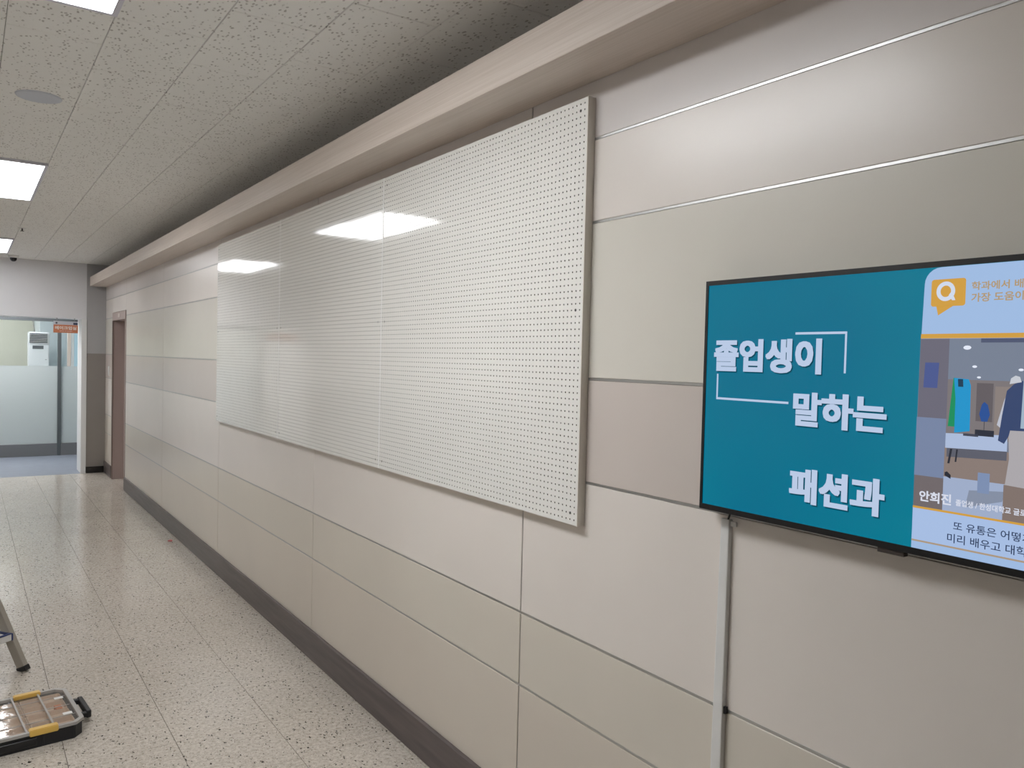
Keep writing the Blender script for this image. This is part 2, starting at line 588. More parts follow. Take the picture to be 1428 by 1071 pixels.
# ------------------------------------------------------------------ vestibule and glazed partition
YP = 13.95
fb = box('floor_vestibule', (XL - .1, YE + .44 - .44, -0.10), (0.6, 17.3, -0.0005), M_bluefloor)
struct(fb, 'blue-grey vinyl floor beyond the opening', 'floor')
cv = box('ceiling_vestibule', (XL - .1, YE + .42, 2.62), (0.6, 17.4, 2.70), M_plaster)
struct(cv, 'plain ceiling beyond the opening', 'ceiling')
for nm, a, b, m, lb in (('wall_vestibule_left', (XL - .12, YE + .42, 0), (XL, 17.3, 2.62), M_plaster_left, 'left wall beyond the opening'),
                        ('wall_vestibule_right', (0.5, YE + .42, 0), (0.6, 17.3, 2.62), M_roomgrey, 'right wall beyond the opening'),
                        ('wall_vestibule_front', (0.012, YE + .30, 0), (0.6, YE + .42, 2.62), M_plaster, 'return wall behind the grey pier'),
                        ('wall_room_back', (XL - .1, 17.2, 0), (0.6, 17.3, 2.62), M_roomwall, 'cream back wall of the side room'),
                        ('wall_room_pier', (-0.50, 15.62, 0), (0.20, 17.2, 2.62), M_roomgrey, 'grey pier behind the air conditioner')):
    struct(box(nm, a, b, m), lb, 'wall')

gp = empty('glass_partition', 'glazed partition beyond the opening, frosted below and clear above, in dark grey metal framing', 'partition', (0, YP, 0))
M_glass = principled('clear_glass', (0.93, 0.97, 0.96, 1), 0.0)
bs = M_glass.node_tree.nodes['Principled BSDF']
bs.inputs['Transmission Weight'].default_value = 1.0
bs.inputs['IOR'].default_value = 1.08
# frosted white film: diffuse and translucent at once
M_film = bpy.data.materials.new('frosted_film')
M_film.use_nodes = True
nt = M_film.node_tree
nt.nodes.clear()
out = nt.nodes.new('ShaderNodeOutputMaterial')
tr = nt.nodes.new('ShaderNodeBsdfTranslucent')
di = nt.nodes.new('ShaderNodeBsdfDiffuse')
gl = nt.nodes.new('ShaderNodeBsdfGlossy')
tr.inputs[0].default_value = rgb(224, 230, 229)
di.inputs[0].default_value = rgb(208, 213, 212)
gl.inputs['Roughness'].default_value = 0.25
a1 = nt.nodes.new('ShaderNodeMixShader')
a2 = nt.nodes.new('ShaderNodeMixShader')
a1.inputs[0].default_value = 0.45
a2.inputs[0].default_value = 0.06
nt.links.new(tr.outputs[0], a1.inputs[1])
nt.links.new(di.outputs[0], a1.inputs[2])
nt.links.new(a1.outputs[0], a2.inputs[1])
nt.links.new(gl.outputs[0], a2.inputs[2])
nt.links.new(a2.outputs[0], out.inputs[0])

box('top_rail', (XL, -.03, 2.043), (0.5, .03, 2.62), M_post, gp)
box('bottom_rail', (XL, -.03, 0.0), (0.5, .03, 0.187), M_rail, gp, .003)
posts = [-0.376, -1.62, -2.80]
for x in posts:
    box('post', (x, -.035, 0.0), (x + .048, .035, 2.045), M_post, gp, .002)
spans = [(-2.752, -1.62), (-1.572, -0.376), (-0.328, 0.5)]
for a, b in spans:
    box('clear_pane', (a, -.004, 1.366), (b, .004, 2.043), M_glass, gp)
    box('frosted_pane', (a, -.004, 0.187), (b, .004, 1.366), M_film, gp)

def embolden(me, d):
    # heavier strokes: the same flat outline laid eight times around itself
    n = len(me.vertices)
    co = np.empty(n * 3)
    me.vertices.foreach_get('co', co)
    co = co.reshape(-1, 3)
    faces = [tuple(p.vertices) for p in me.polygons]
    V, Fs = [], []
    k = 0
    for dx in (-1, 0, 1):
        for dy in (-1, 0, 1):
            c = co.copy()
            c[:, 0] += dx * d
            c[:, 1] += dy * d * .7
            V.append(c)
            Fs += [tuple(i + k * n for i in f_) for f_ in faces]
            k += 1
    m2 = bpy.data.meshes.new('lettering')
    m2.from_pydata(np.concatenate(V).tolist(), [], Fs)
    return m2

def text_mesh(body, offset=0.0, bold=0.0):
    cu = bpy.data.curves.new('text', 'FONT')
    cu.body = body
    cu.offset = offset
    cu.resolution_u = 3
    o = bpy.data.objects.new('text', cu)
    COL.objects.link(o)
    me = bpy.data.meshes.new_from_object(o.evaluated_get(bpy.context.evaluated_depsgraph_get()))
    bpy.data.objects.remove(o)
    me.materials.clear()
    if bold:
        me = embolden(me, bold)
    n = len(me.vertices)
    co = np.empty(n * 3)
    me.vertices.foreach_get('co', co)
    co = co.reshape(-1, 3)
    co[:, :2] = (co[:, :2] - co[:, :2].min(0)) / (co[:, :2].max(0) - co[:, :2].min(0))
    return me, co

def set_co(me, co):
    me.vertices.foreach_set('co', np.ascontiguousarray(co).ravel())
    me.update()

# hanging room sign, makeup room
sg = empty('room_sign', 'small orange room sign with white lettering hanging at the opening', 'sign', (-0.464, 11.80, 1.84))
sw2, sh = 0.139, 0.150
box('plate', (-sw2, -.006, 0.0), (sw2, .006, 0.104), principled('sign_orange', rgb(214, 134, 98), .45), sg, .001)
box('header_band', (-sw2, -.0065, 0.104), (sw2, .006, sh), principled('sign_silver', rgb(206, 208, 216), .4), sg, .001)
box('navy_mark', (0.085, -.008, 0.108), (0.136, -.0065, 0.134), principled('sign_navy', rgb(44, 58, 88), .5), sg)
lathe('emblem', [(0, -.001), (.012, -.001), (.012, .001), (0, .001)], principled('emblem_dark', rgb(84, 84, 92), .5), sg, (-0.105, -.007, 0.126), 16).rotation_euler = (math.pi / 2, 0, 0)
me, co = text_mesh('메이크업실', 0.03)
n = np.zeros_like(co)
n[:, 0] = -0.122 + co[:, 0] * 0.244
n[:, 1] = -.0072
n[:, 2] = 0.040 + co[:, 1] * 0.046
set_co(me, n)
M_signwhite = principled('sign_white', rgb(245, 238, 230), .5)
link('lettering', me, M_signwhite, sg)
me, co = text_mesh('MAKE-UP ROOM', 0.0)
n = np.zeros_like(co)
n[:, 0] = -0.07 + co[:, 0] * 0.14
n[:, 1] = -.0072
n[:, 2] = 0.016 + co[:, 1] * 0.013
set_co(me, n)
link('small_lettering', me, M_signwhite, sg)
for x in (-.10, .10):
    box('hanger', (x - .004, -.003, sh), (x + .004, .003, 0.192), M_rail, sg)

# second sign, on the left part of the opening (seen mirrored in the pegboard)
sg2 = empty('room_sign', 'orange room sign at the left end of the opening', 'sign', (-2.45, 11.80, 1.82))
box('plate', (-.22, -.006, 0.0), (.22, .006, 0.13), bpy.data.materials['sign_orange'], sg2, .001)
for x in (-.10, .10):
    box('hanger', (x - .004, -.003, .13), (x + .004, .003, 0.212), M_rail, sg2)

# standing air conditioner
ac = empty('air_conditioner', 'white floor-standing air conditioner with dark louvres, seen through the clear glass', 'air conditioner', (-0.55, 15.0, 0))
box('body', (-.148, 0.0, 0.02), (.145, .30, 1.900), principled('aircon_white', rgb(224, 226, 228), .4), ac, .012, 2)
box('plinth', (-.14, 0.01, 0.0), (.137, .29, 0.03), M_plastic_b, ac)
M_louv = principled('louvre_dark', rgb(56, 60, 64), .5)
for k in range(6):
    z = 1.872 - k * 0.0265
    box('louvre_slot', (-.135, -.003, z - .017), (.118, .001, z), M_louv, ac)
    box('louvre', (-.138, -.012, z - .0215), (.121, -.003, z - .0165), M_plastic_w, ac)
box('display', (-.092, -.004, 1.622), (.062, .001, 1.678), principled('display_grey', rgb(104, 108, 110), .3), ac, .001)
box('logo', (.085, -.002, 1.445), (.110, .0, 1.455), principled('logo_grey', rgb(150, 152, 154), .4), ac)
pc = bpy.data.curves.new('pipe', 'CURVE')
pc.dimensions = '3D'
pc.bevel_depth = 0.009
sp = pc.splines.new('BEZIER')
pts = [(-.05, .2, 1.88), (-.075, .22, 2.10), (-.13, .3, 2.60)]
sp.bezier_points.add(2)
for bp_, p_ in zip(sp.bezier_points, pts):
    bp_.co = p_
    bp_.handle_left_type = bp_.handle_right_type = 'AUTO'
curve_obj('pipe', pc, principled('pipe_grey', rgb(132, 132, 126), .6), ac)

# window and curtain at the right of the side room
wn = box('window_1', (-0.055, 14.98, 0.0), (0.30, 15.02, 2.62), emission('window_daylight', rgb(168, 196, 210), 0.9))
struct(wn, 'pale blue lit window at the right of the side room', 'window')
box('frame', (-0.096, 14.95, 0.0), (-0.054, 15.03, 2.62), M_jamb, wn)
cb = box('storage_cabinet', (-0.150, 14.965, 0.0), (-0.100, 15.01, 2.2), principled('cabinet_pinkish', rgb(226, 208, 196), .5), bev=.003)
tag(cb, 'narrow pinkish-beige cabinet edge beside the side room window', 'cabinet')

# unseen glowing panels added to brighten the vestibule and side room
M_fill_vest = emission('vestibule_fill', LAMP_COLOR, FILL_STRENGTH * 1.75)
M_fill_back = emission('back_wall_fill', LAMP_COLOR, FILL_STRENGTH * 0.35)
M_fill_room = emission('room_fill', LAMP_COLOR, FILL_STRENGTH)
for k, (a, b) in enumerate((((-2.0, 12.6, 2.59), (-0.8, 13.4, 2.62)), ((-2.0, 14.15, 2.59), (-0.6, 14.85, 2.62)), ((-2.4, 15.7, 2.59), (-0.8, 16.7, 2.62)))):
    o = box('fill_panel', a, b, (M_fill_vest, M_fill_room, M_fill_back)[k])
    tag(o, ('unseen glowing panel added to brighten the vestibule beyond the opening', 'unseen glowing panel added to light the side room directly behind the glass', 'unseen glowing panel added to brighten the back wall of the side room')[k], 'lamp')

# ------------------------------------------------------------------ ceiling lamps of the corridor
lab = ['large square-cut LED ceiling panel nearest the viewpoint, cut by the top edge of the photo',
       'LED ceiling panel in the middle of the corridor, second from the viewpoint',
       'far LED ceiling panel, the one closest to the end wall',
       'LED ceiling panel behind the viewpoint']
for (a, b), L, M_lamp in zip(lamps, lab, M_lamps):
    e = empty('ceiling_light', L, 'lamp', ((LX0 + LX1) / 2, (a + b) / 2, H), 'LED panels in the corridor ceiling')
    hw, hl = (LX1 - LX0) / 2, (b - a) / 2
    fr = 0.018
    boxes('frame', [((-hw, -hl, -.016), (-hw + fr, hl, .02)), ((hw - fr, -hl, -.016), (hw, hl, .02)),
                    ((-hw + fr, -hl, -.016), (hw - fr, -hl + fr, .02)), ((-hw + fr, hl - fr, -.016), (hw - fr, hl, .02))], M_lampframe, e)
    box('diffuser', (-hw + fr, -hl + fr, -.012), (hw - fr, hl - fr, .004), M_lamp, e)

# ceiling speaker, sprinkler, dome camera
M_speaker = principled('speaker_grille', rgb(206, 211, 220), .6)
sk = lathe('ceiling_speaker', [(0, -.003), (.07, -.004), (.082, -.006), (.09, -.004), (.092, 0.0), (.08, .004), (0, .004)], M_speaker, None, (-1.270, 4.165, H), 48)
tag(sk, 'round bluish-grey flush ceiling speaker between two ceiling panels', 'speaker')
spk = empty('sprinkler', 'tiny sprinkler head in the ceiling before the far light panel', 'sprinkler', (-1.102, 8.77, H))
lathe('rosette', [(0, -.004), (.03, -.004), (.036, 0), (0, .002)], M_plastic_w, spk, n=20)
lathe('head', [(0, -.03), (.016, -.03), (.016, -.027), (.006, -.025), (.006, 0)], M_screw, spk, n=14)
dc = empty('dome_camera', 'small black dome security camera on the ceiling by the end wall', 'camera', (-1.06, 11.42, H))
lathe('base', [(0, -.03), (.045, -.03), (.055, -.02), (.055, 0)], M_plastic_w, dc, n=28)
lathe('dome', [(0, -.075), (.015, -.073), (.028, -.064), (.036, -.05), (.038, -.03)], principled('dome_black', rgb(18, 20, 28), .12), dc, n=28)
box('mounting_plate', (-.12, -.04, -.006), (.06, .04, 0.0), M_plastic_w, dc, .001)

# light switch on the narrow wall strip after the doorway
swt = empty('light_switch', 'small white switch plate on the narrow wall beyond the doorway', 'switch', (0.0, 11.46, 1.36))
box('plate', (-.008, -.04, -.06), (0.0, .04, .06), M_plastic_w, swt, .002)
box('rocker', (-.011, -.02, -.03), (-.008, .02, .03), M_plastic_w, swt, .001)

# ------------------------------------------------------------------ pegboard
PX = -0.030
PY0, PW = 1.827, 1.3844
PZ0, PH = 1.133, 1.275
pb = empty('pegboard', 'long glossy white perforated pegboard of three sheets on the right wall', 'pegboard', (0, PY0, PZ0))
NC, NR, PIT = 72, 66, 0.0191
def sheet_mesh():
    w, h = PW - 0.0012, PH - 0.002
    my, mz = (w - PIT * NC) / 2, (h - PIT * NR) / 2
    r = 0.0026
    ang = np.arange(8) * math.pi / 4
    hol = np.stack([np.cos(ang) * r, np.sin(ang) * r], 1)
    sq = np.array([(1, 0), (1, 1), (0, 1), (-1, 1), (-1, 0), (-1, -1), (0, -1), (1, -1)]) * PIT / 2
    cy = my + PIT * (np.arange(NC) + .5)
    cz = mz + PIT * (np.arange(NR) + .5)
    CY, CZ = np.meshgrid(cy, cz)
    cc = np.stack([CY.ravel(), CZ.ravel()], 1)
    n = len(cc)
    V = np.zeros((n, 24, 3))
    V[:, :8, 1:] = cc[:, None] + sq[None]
    V[:, 8:16, 1:] = cc[:, None] + hol[None]
    V[:, 16:, 1:] = cc[:, None] + hol[None]
    V[:, 16:, 0] = 0.003
    i = np.arange(8)
    j = (i + 1) % 8
    q1 = np.stack([i, i + 8, j + 8, j], 1)
    q2 = np.stack([i + 8, i + 16, j + 16, j + 8], 1)
    Q = np.concatenate([q1, q2])
    Fc = (Q[None] + (np.arange(n) * 24)[:, None, None]).reshape(-1, 4)
    V = V.reshape(-1, 3)
    # margins and edges
    ex = []
    ef = []
    def quad(a, b, c, d):
        k = len(V) + len(ex)
        ex.extend([a, b, c, d])
        ef.append((k, k + 1, k + 2, k + 3))
    def rect(y0, y1, z0, z1, x=0.0):
        quad((x, y0, z0), (x, y0, z1), (x, y1, z1), (x, y1, z0))
    rect(0, my, 0, h)
    rect(w - my, w, 0, h)
    rect(my, w - my, 0, mz)
    rect(my, w - my, h - mz, h)
    quad((0, 0, 0), (0.003, 0, 0), (0.003, 0, h), (0, 0, h))
    quad((0, w, 0), (0, w, h), (0.003, w, h), (0.003, w, 0))
    quad((0, 0, h), (0.003, 0, h), (0.003, w, h), (0, w, h))
    quad((0, 0, 0), (0, w, 0), (0.003, w, 0), (0.003, 0, 0))
    V = np.concatenate([V, np.array(ex)])
    Fc = np.concatenate([Fc, np.array(ef)])
    me = bpy.data.meshes.new('perforated_sheet')
    me.vertices.add(len(V))
    me.vertices.foreach_set('co', V.ravel())
    me.loops.add(Fc.size)
    me.loops.foreach_set('vertex_index', Fc.ravel().astype(np.int32))
    me.polygons.add(len(Fc))
    me.polygons.foreach_set('loop_start', np.arange(len(Fc), dtype=np.int32) * 4)
    me.polygons.foreach_set('use_smooth', np.zeros(len(Fc), dtype=bool))
    mi = np.zeros(len(Fc), dtype=np.int32)
    mi[:n * 16].reshape(n, 16)[:, 8:] = 1
    me.polygons.foreach_set('material_index', mi)
    me.update(calc_edges=True)
    me.materials.append(M_peg)
    me.materials.append(M_hole)
    return me, my, mz
sm, my, mz = sheet_mesh()
scr = None
for k in range(3):
    s = link('perforated_sheet', sm, None, pb, (PX, k * PW + .0006, 0.001))
    for cyi in (1, NC - 2):
        for czi in (1, 33, NR - 2):
            loc = (0.0, my + PIT * (cyi + .5), mz + PIT * (czi + .5))
            if scr is None:
                scr = lathe('screw', [(0, .0022), (.0022, .002), (.0042, .0008), (.0045, -.0005), (0, -.001)], M_screw, s, loc, 14, 'x')
            else:
                c = scr.copy()
                COL.objects.link(c)
                c.parent = s
                c.location = loc
for k in (1, 2):
    box('seam_strip', (PX - .0012, k * PW - .006, .002), (PX + .002, k * PW + .006, PH - .002), principled('seam_white', rgb(246, 246, 243), .25), pb)
# perimeter frame behind the sheets, set against the wall
L = PW * 3
fx0, fx1 = PX + .003, -0.0005
boxes('frame', [((fx0, 0, 0), (fx1, .02, PH)), ((fx0, L - .02, 0), (fx1, L, PH)),
                ((fx0, .02, 0), (fx1, L - .02, .02)), ((fx0, .02, PH - .02), (fx1, L - .02, PH)),
                ((fx0, PW - .012, .02), (fx1, PW + .012, PH - .02)), ((fx0, 2 * PW - .012, .02), (fx1, 2 * PW + .012, PH - .02))], M_pegframe, pb)
box('hole_shade', (-0.004, .02, .02), (-0.001, L - .02, PH - .02), principled('hole_shade_dark', rgb(70, 66, 62), .9), pb)  # dark sheet standing in for the shade behind the holes
# raised edge lip at the near end
box('edge_lip', (PX - .001, -.0025, 0), (PX + .012, 0.0, PH), M_pegframe, pb)

# ------------------------------------------------------------------ television
TW, TH = 0.965, 0.553
TX = -0.050
tv = empty('television', 'black wall-mounted flat television showing a teal slide with white Korean lettering', 'television', (TX, 1.331, 1.275))
def tbox(name, u0, u1, v0, v1, x0, x1, m, bev=0, par=None):
    return box(name, (x0, -u1, v0), (x1, -u0, v1), m, par or tv, bev)
M_bez = principled('bezel_black', rgb(10, 10, 12), .45)
tbox('housing', 0.0, TW, 0.0, TH, 0.003, 0.038, M_bez, .003)
M_scr = bpy.data.materials.new('screen_teal')
# bezel ring
bm = bmesh.new()
for (u0, u1, v0, v1) in ((0, .008, 0, TH), (TW - .008, TW, 0, TH), (.008, TW - .008, 0, .013), (.008, TW - .008, TH - .011, TH)):
    add_box(bm, (-.003, -u1, v0), (.004, -u0, v1))
bm_obj('bezel', bm, M_bez, tv)
M_mount = principled('mount_black', rgb(30, 30, 32), .5, metal=.5)
tbox('wall_bracket', .25, .70, .15, .40, .038, .0498, M_mount)
tbox('sensor', .460, .515, -.010, .002, .0, .014, principled('sensor_brown', rgb(72, 64, 60), .4), .001)

def screen_mat(name, c, s=1.0):
    m = principled(name, (0.004, 0.004, 0.005, 1), .25, spec=.22)
    b = m.node_tree.nodes['Principled BSDF']
    b.inputs['Emission Color'].default_value = rgb(*c)
    b.inputs['Emission Strength'].default_value = s
    return m
S_teal = screen_mat('screen_teal_light', (0, 122, 148))
v = pos_scaled(S_teal, 1, 1, 1)
lk(S_teal, ramp(S_teal, noise(S_teal, v, 2.2, 1), [(0.3, rgb(0, 108, 138)), (0.7, rgb(0, 120, 144))]), S_teal.node_tree.nodes['Principled BSDF'].inputs['Emission Color'])
scr_o = tbox('screen', .008, TW - .008, .013, TH - .011, -.001, .003, S_teal)

_layer = [0]
def poly(name, pts, c, par, order=1, mat=None):
    """flat shape drawn on the screen: pts are (u, v) from the lower left corner"""
    x = -.001 - .00012 * order
    me = bpy.data.meshes.new(name)
    me.from_pydata([(x, -u, v) for u, v in pts], [], [tuple(range(len(pts)))])
    return link(name, me, mat or screen_mat(name + '_light', c), par)

def rounded(u0, u1, v0, v1, r, n=6):
    pts = []
    for cx, cy, a0 in ((u1 - r, v1 - r, 0), (u0 + r, v1 - r, 90), (u0 + r, v0 + r, 180), (u1 - r, v0 + r, 270)):
        for k in range(n + 1):
            a = math.radians(a0 + 90 * k / n)
            pts.append((cx + r * math.cos(a), cy + r * math.sin(a)))
    return pts

S_txt = screen_mat('screen_lettering', (184, 200, 226))
S_shadow = screen_mat('screen_letter_shadow', (8, 72, 92))
def stext(body, u0, u1, v0, v1, mat, order, offset=0.02, name='lettering', bold=0.0):
    me, co = text_mesh(body, offset, bold)
    n = np.zeros_like(co)
    n[:, 0] = -.001 - .00012 * order
    n[:, 1] = -(u0 + co[:, 0] * (u1 - u0))
    n[:, 2] = v0 + co[:, 1] * (v1 - v0)
    set_co(me, n)
    return link(name, me, mat, scr_o)

for body, u0, u1, v0, v1 in (('졸업생이', .030, .322, .336, .412), ('말하는', .256, .470, .223, .297), ('패션과', .253, .472, .058, .133)):
    stext(body, u0 + .003, u1 + .003, v0 - .003, v1 - .003, S_shadow, 1, .012, 'lettering_shadow', .034)
    stext(body, u0, u1, v0, v1, S_txt, 2, .012, 'lettering', .034)
# corner brackets
poly('bracket_line', [(.256, .421), (.379, .421), (.379, .426), (.256, .426)], None, scr_o, 2, S_txt)
poly('bracket_line', [(.3745, .340), (.379, .340), (.379, .422), (.3745, .422)], None, scr_o, 2, S_txt)
poly('bracket_line', [(.041, .270), (.0455, .270), (.0455, .330), (.041, .330)], None, scr_o, 2, S_txt)
poly('bracket_line', [(.041, .269), (.244, .269), (.244, .274), (.041, .274)], None, scr_o, 2, S_txt)

# right pane: pale panel with a rounded upper left corner
S_pale = screen_mat('screen_pale', (158, 186, 224))
UR = TW - .008
r = .030
pane = [(UR, .013), (UR, .5415)] + [(.535 + r - r * math.sin(math.radians(a)), .5415 - r + r * math.cos(math.radians(a))) for a in range(0, 91, 15)] + [(.532, .40), (.5285, .013)]
poly('pale_pane', pane, None, scr_o, 1, S_pale)
# speech bubble with Q
S_orange = screen_mat('screen_orange', (206, 156, 66))
poly('speech_bubble', rounded(.548, .610, .469, .519, .005), None, scr_o, 3, S_orange)
poly('speech_bubble_tail', [(.558, .470), (.562, .4525), (.590, .470)], None, scr_o, 3, S_orange)
bm = bmesh.new()
n = 28
cx, cy = .5745, .4965
x = -.001 - .00012 * 4
ri = [bm.verts.new((x, -(cx + .0095 * math.cos(2 * math.pi * k / n)), cy + .0105 * math.sin(2 * math.pi * k / n))) for k in range(n)]
ro = [bm.verts.new((x, -(cx + .0170 * math.cos(2 * math.pi * k / n)), cy + .0180 * math.sin(2 * math.pi * k / n))) for k in range(n)]
for k in range(n):
    bm.faces.new((ri[k], ro[k], ro[(k + 1) % n], ri[(k + 1) % n]))
S_q = screen_mat('screen_q', (206, 216, 234))
bm_obj('letter_q', bm, S_q, scr_o)
poly('letter_q_tail', [(.580, .489), (.5865, .4795), (.5925, .4795), (.5895, .4865), (.5835, .494)], None, scr_o, 4, S_q)
S_brown = screen_mat('screen_question', (176, 150, 112))
stext('학과에서 배운', .620, .722, .4955, .511, S_brown, 3, .022)
stext('가장 도움이', .620, .706, .4745, .4905, S_brown, 3, .022)
poly('orange_rule', [(.5315, .410), (UR, .410), (UR, .4185), (.532, .4185)], None, scr_o, 3, S_orange)

# picture on the slide: a sewing studio with dressed stands
PH0, PH1 = .0935, .4095
L3 = 3
def pic(name, pts, c, order):
    return poly(name, pts, c, pict, order)
pict = poly('studio_picture', [(.5295, PH0), (UR, PH0), (UR, PH1), (.5315, PH1)], (116, 122, 138), scr_o, 3)
pic('picture_ceiling', [(.585, .335), (UR, .335), (UR, PH1), (.585, PH1)], (118, 128, 146), 4)
pic('picture_ceiling_beam', [(.64, .402), (UR, .402), (UR, PH1), (.64, PH1)], (78, 86, 112), 5)
pic('picture_back_wall', [(.585, .23), (UR, .23), (UR, .335), (.585, .335)], (122, 116, 118), 5)
pic('picture_cabinet', [(.636, .262), (.664, .262), (.664, .330), (.636, .330)], (98, 92, 96), 6)
pic('picture_cabinet', [(.667, .235), (UR, .235), (UR, .325), (.667, .325)], (136, 126, 122), 6)
pic('picture_blur', [(.5315, .262), (.585, .262), (.585, PH1), (.532, PH1)], (106, 104, 118), 4)
pic('picture_blur_blue', [(.540, .318), (.566, .318), (.568, .365), (.542, .365)], (74, 88, 142), 5)
pic('picture_blur_grey', [(.529, .152), (.584, .152), (.585, .262), (.530, .262)], (118, 132, 162), 4)
pic('picture_blur_brown', [(.5295, PH0), (.584, PH0), (.584, .152), (.5295, .152)], (112, 104, 106), 4)
pic('picture_green_panel', [(.588, .249), (.600, .249), (.600, .338), (.595, .338)], (26, 140, 92), 7)
pic('picture_blue_panel', [(.600, .238), (.627, .243), (.626, .325), (.622, .336), (.596, .338), (.600, .30)], (32, 146, 200), 8)
pic('picture_dark_box', [(.604, .322), (.613, .322), (.612, .336), (.603, .336)], (26, 60, 84), 9)
pic('picture_stand_figure', [(.642, .275), (.646, .292), (.650, .297), (.656, .292), (.660, .275), (.656, .262), (.646, .262)], (42, 80, 146), 8)
pic('picture_stand_pole', [(.6505, .236), (.6515, .236), (.6515, .262), (.6505, .262)], (60, 60, 70), 8)
pic('picture_black_box', [(.636, .236), (.668, .236), (.668, .247), (.636, .247)], (44, 48, 60), 9)
pic('picture_floor_wood', [(.584, .150), (UR, .150), (UR, .212), (.584, .212)], (136, 122, 116), 5)
pic('picture_floor_shine', [(.584, PH0), (UR, PH0), (UR, .156), (.584, .156)], (158, 172, 200), 6)
pic('picture_table', [(.585, .209), (.690, .213), (.690, .241), (.585, .236)], (170, 186, 216), 7)
pic('picture_table_shade', [(.588, .193), (.690, .197), (.690, .213), (.588, .209)], (92, 94, 106), 7)
pic('picture_plate', [(.616, .234), (.642, .234), (.642, .2385), (.616, .2385)], (66, 70, 84), 9)
pic('picture_chair_leg', [(.590, .181), (.594, .181), (.598, .208), (.594, .208)], (44, 46, 56), 8)
pic('picture_chair_leg', [(.603, .185), (.606, .185), (.608, .208), (.605, .208)], (44, 46, 56), 8)
pic('picture_castor', [(.586, .158), (.597, .153), (.597, .160), (.590, .166), (.586, .164)], (40, 42, 52), 8)
pic('picture_reflection', [(.644, .135), (.664, .135), (.664, .171), (.644, .171)], (124, 142, 176), 8)
pic('picture_reflection', [(.624, .105), (.686, .125), (.690, .143), (.63, .137)], (132, 142, 162), 7)
pic('picture_figure_shade', [(.687, PH0), (.78, PH0), (.78, .155), (.687, .155)], (128, 114, 108), 8)
pic('picture_skirt', [(.691, .253), (.694, .200), (.689, .155), (.780, .150), (.775, .252)], (170, 166, 170), 10)
pic('picture_jacket', [(.686, .318), (.697, .330), (.709, .336), (.77, .336), (.78, .252), (.694, .250), (.692, .240), (.685, .226), (.675, .231), (.680, .275)], (54, 70, 108), 11)
pic('picture_white_sleeve', [(.672, .258), (.682, .300), (.686, .312), (.683, .275), (.678, .253)], (186, 190, 204), 10)
pic('picture_blouse', [(.710, .255), (.712, .337), (.74, .345), (.745, .255)], (158, 178, 196), 12)
pic('picture_stand_head', [(.690, .330), (.692, .340), (.699, .345), (.706, .343), (.709, .334)], (196, 200, 208), 12)
for (u, v_, s_) in ((.617, .393, .007), (.631, .359, .0042), (.639, .340, .0035), (.707, .355, .0042)):
    pic('picture_downlight', [(u + s_ * math.cos(a * math.pi / 6), v_ + s_ * .55 * math.sin(a * math.pi / 6)) for a in range(12)], (226, 232, 246), 7)
S_white = screen_mat('screen_caption', (214, 218, 232))
stext('안희진', .541, .600, .104, .1245, S_white, 13, .03)
stext('졸업생 / 한성대학교 글로벌', .608, .735, .1055, .1175, S_white, 13, .02)
# caption band
S_band = screen_mat('screen_band', (166, 189, 226))
poly('caption_band', [(.529, .0285), (UR, .0285), (UR, .0905), (.529, .0905)], None, scr_o, 3, S_band)
poly('caption_rule', [(.529, .0895), (UR, .0895), (UR, .0935), (.529, .0935)], None, scr_o, 4, S_orange)
poly('caption_rule', [(.529, .0265), (UR, .0265), (UR, .0298), (.529, .0298)], (170, 150, 128), scr_o, 4)
S_navy = screen_mat('screen_caption_dark', (40, 56, 88))
stext('또 유통은 어떻게', .605, .735, .0605, .0765, S_navy, 5, .008)
stext('미리 배우고 대학', .595, .728, .0365, .0535, S_navy, 5, .008)

# cable raceway under the television, with a short cable end
rw = empty('cable_raceway', 'white plastic cable raceway running down the wall below the television', 'raceway', (0, 1.285, 0))
bm = bmesh.new()
secs = [(0.16, 0.024, -0.010, -.017), (1.252, 0.0105, -0.014, -.014)]
rv = []
for z, yl, yr, xo in secs:
    rv.append([bm.verts.new(p) for p in ((-.0004, yr, z), (xo + .001, yr, z), (xo, yr + .002, z), (xo, yl - .002, z), (xo + .001, yl, z), (-.0004, yl, z))])
for k in range(6):
    bm.faces.new((rv[0][k], rv[1][k], rv[1][(k + 1) % 6], rv[0][(k + 1) % 6]))
bm.faces.new(rv[0])
bm.faces.new(rv[1])
bm_obj('cover', bm, M_plastic_w, rw)
box('side_gap', (-.010, -.0185, .776), (-.0012, -.0115, .793), M_plastic_b, rw)
pc = bpy.data.curves.new('cable', 'CURVE')
pc.dimensions = '3D'
pc.bevel_depth = .0025
sp = pc.splines.new('BEZIER')
sp.bezier_points.add(2)
for bp_, p_ in zip(sp.bezier_points, [(-.008, -.002, 1.235), (-.012, -.012, 1.258), (-.02, -.03, 1.290)]):
    bp_.co = p_
    bp_.handle_left_type = bp_.handle_right_type = 'AUTO'
curve_obj('cable', pc, M_plastic_b, rw)
bp2 = box('end_tab', (-.008, -.030, 1.236), (-.001, -.012, 1.248), M_plastic_w, rw, .001)

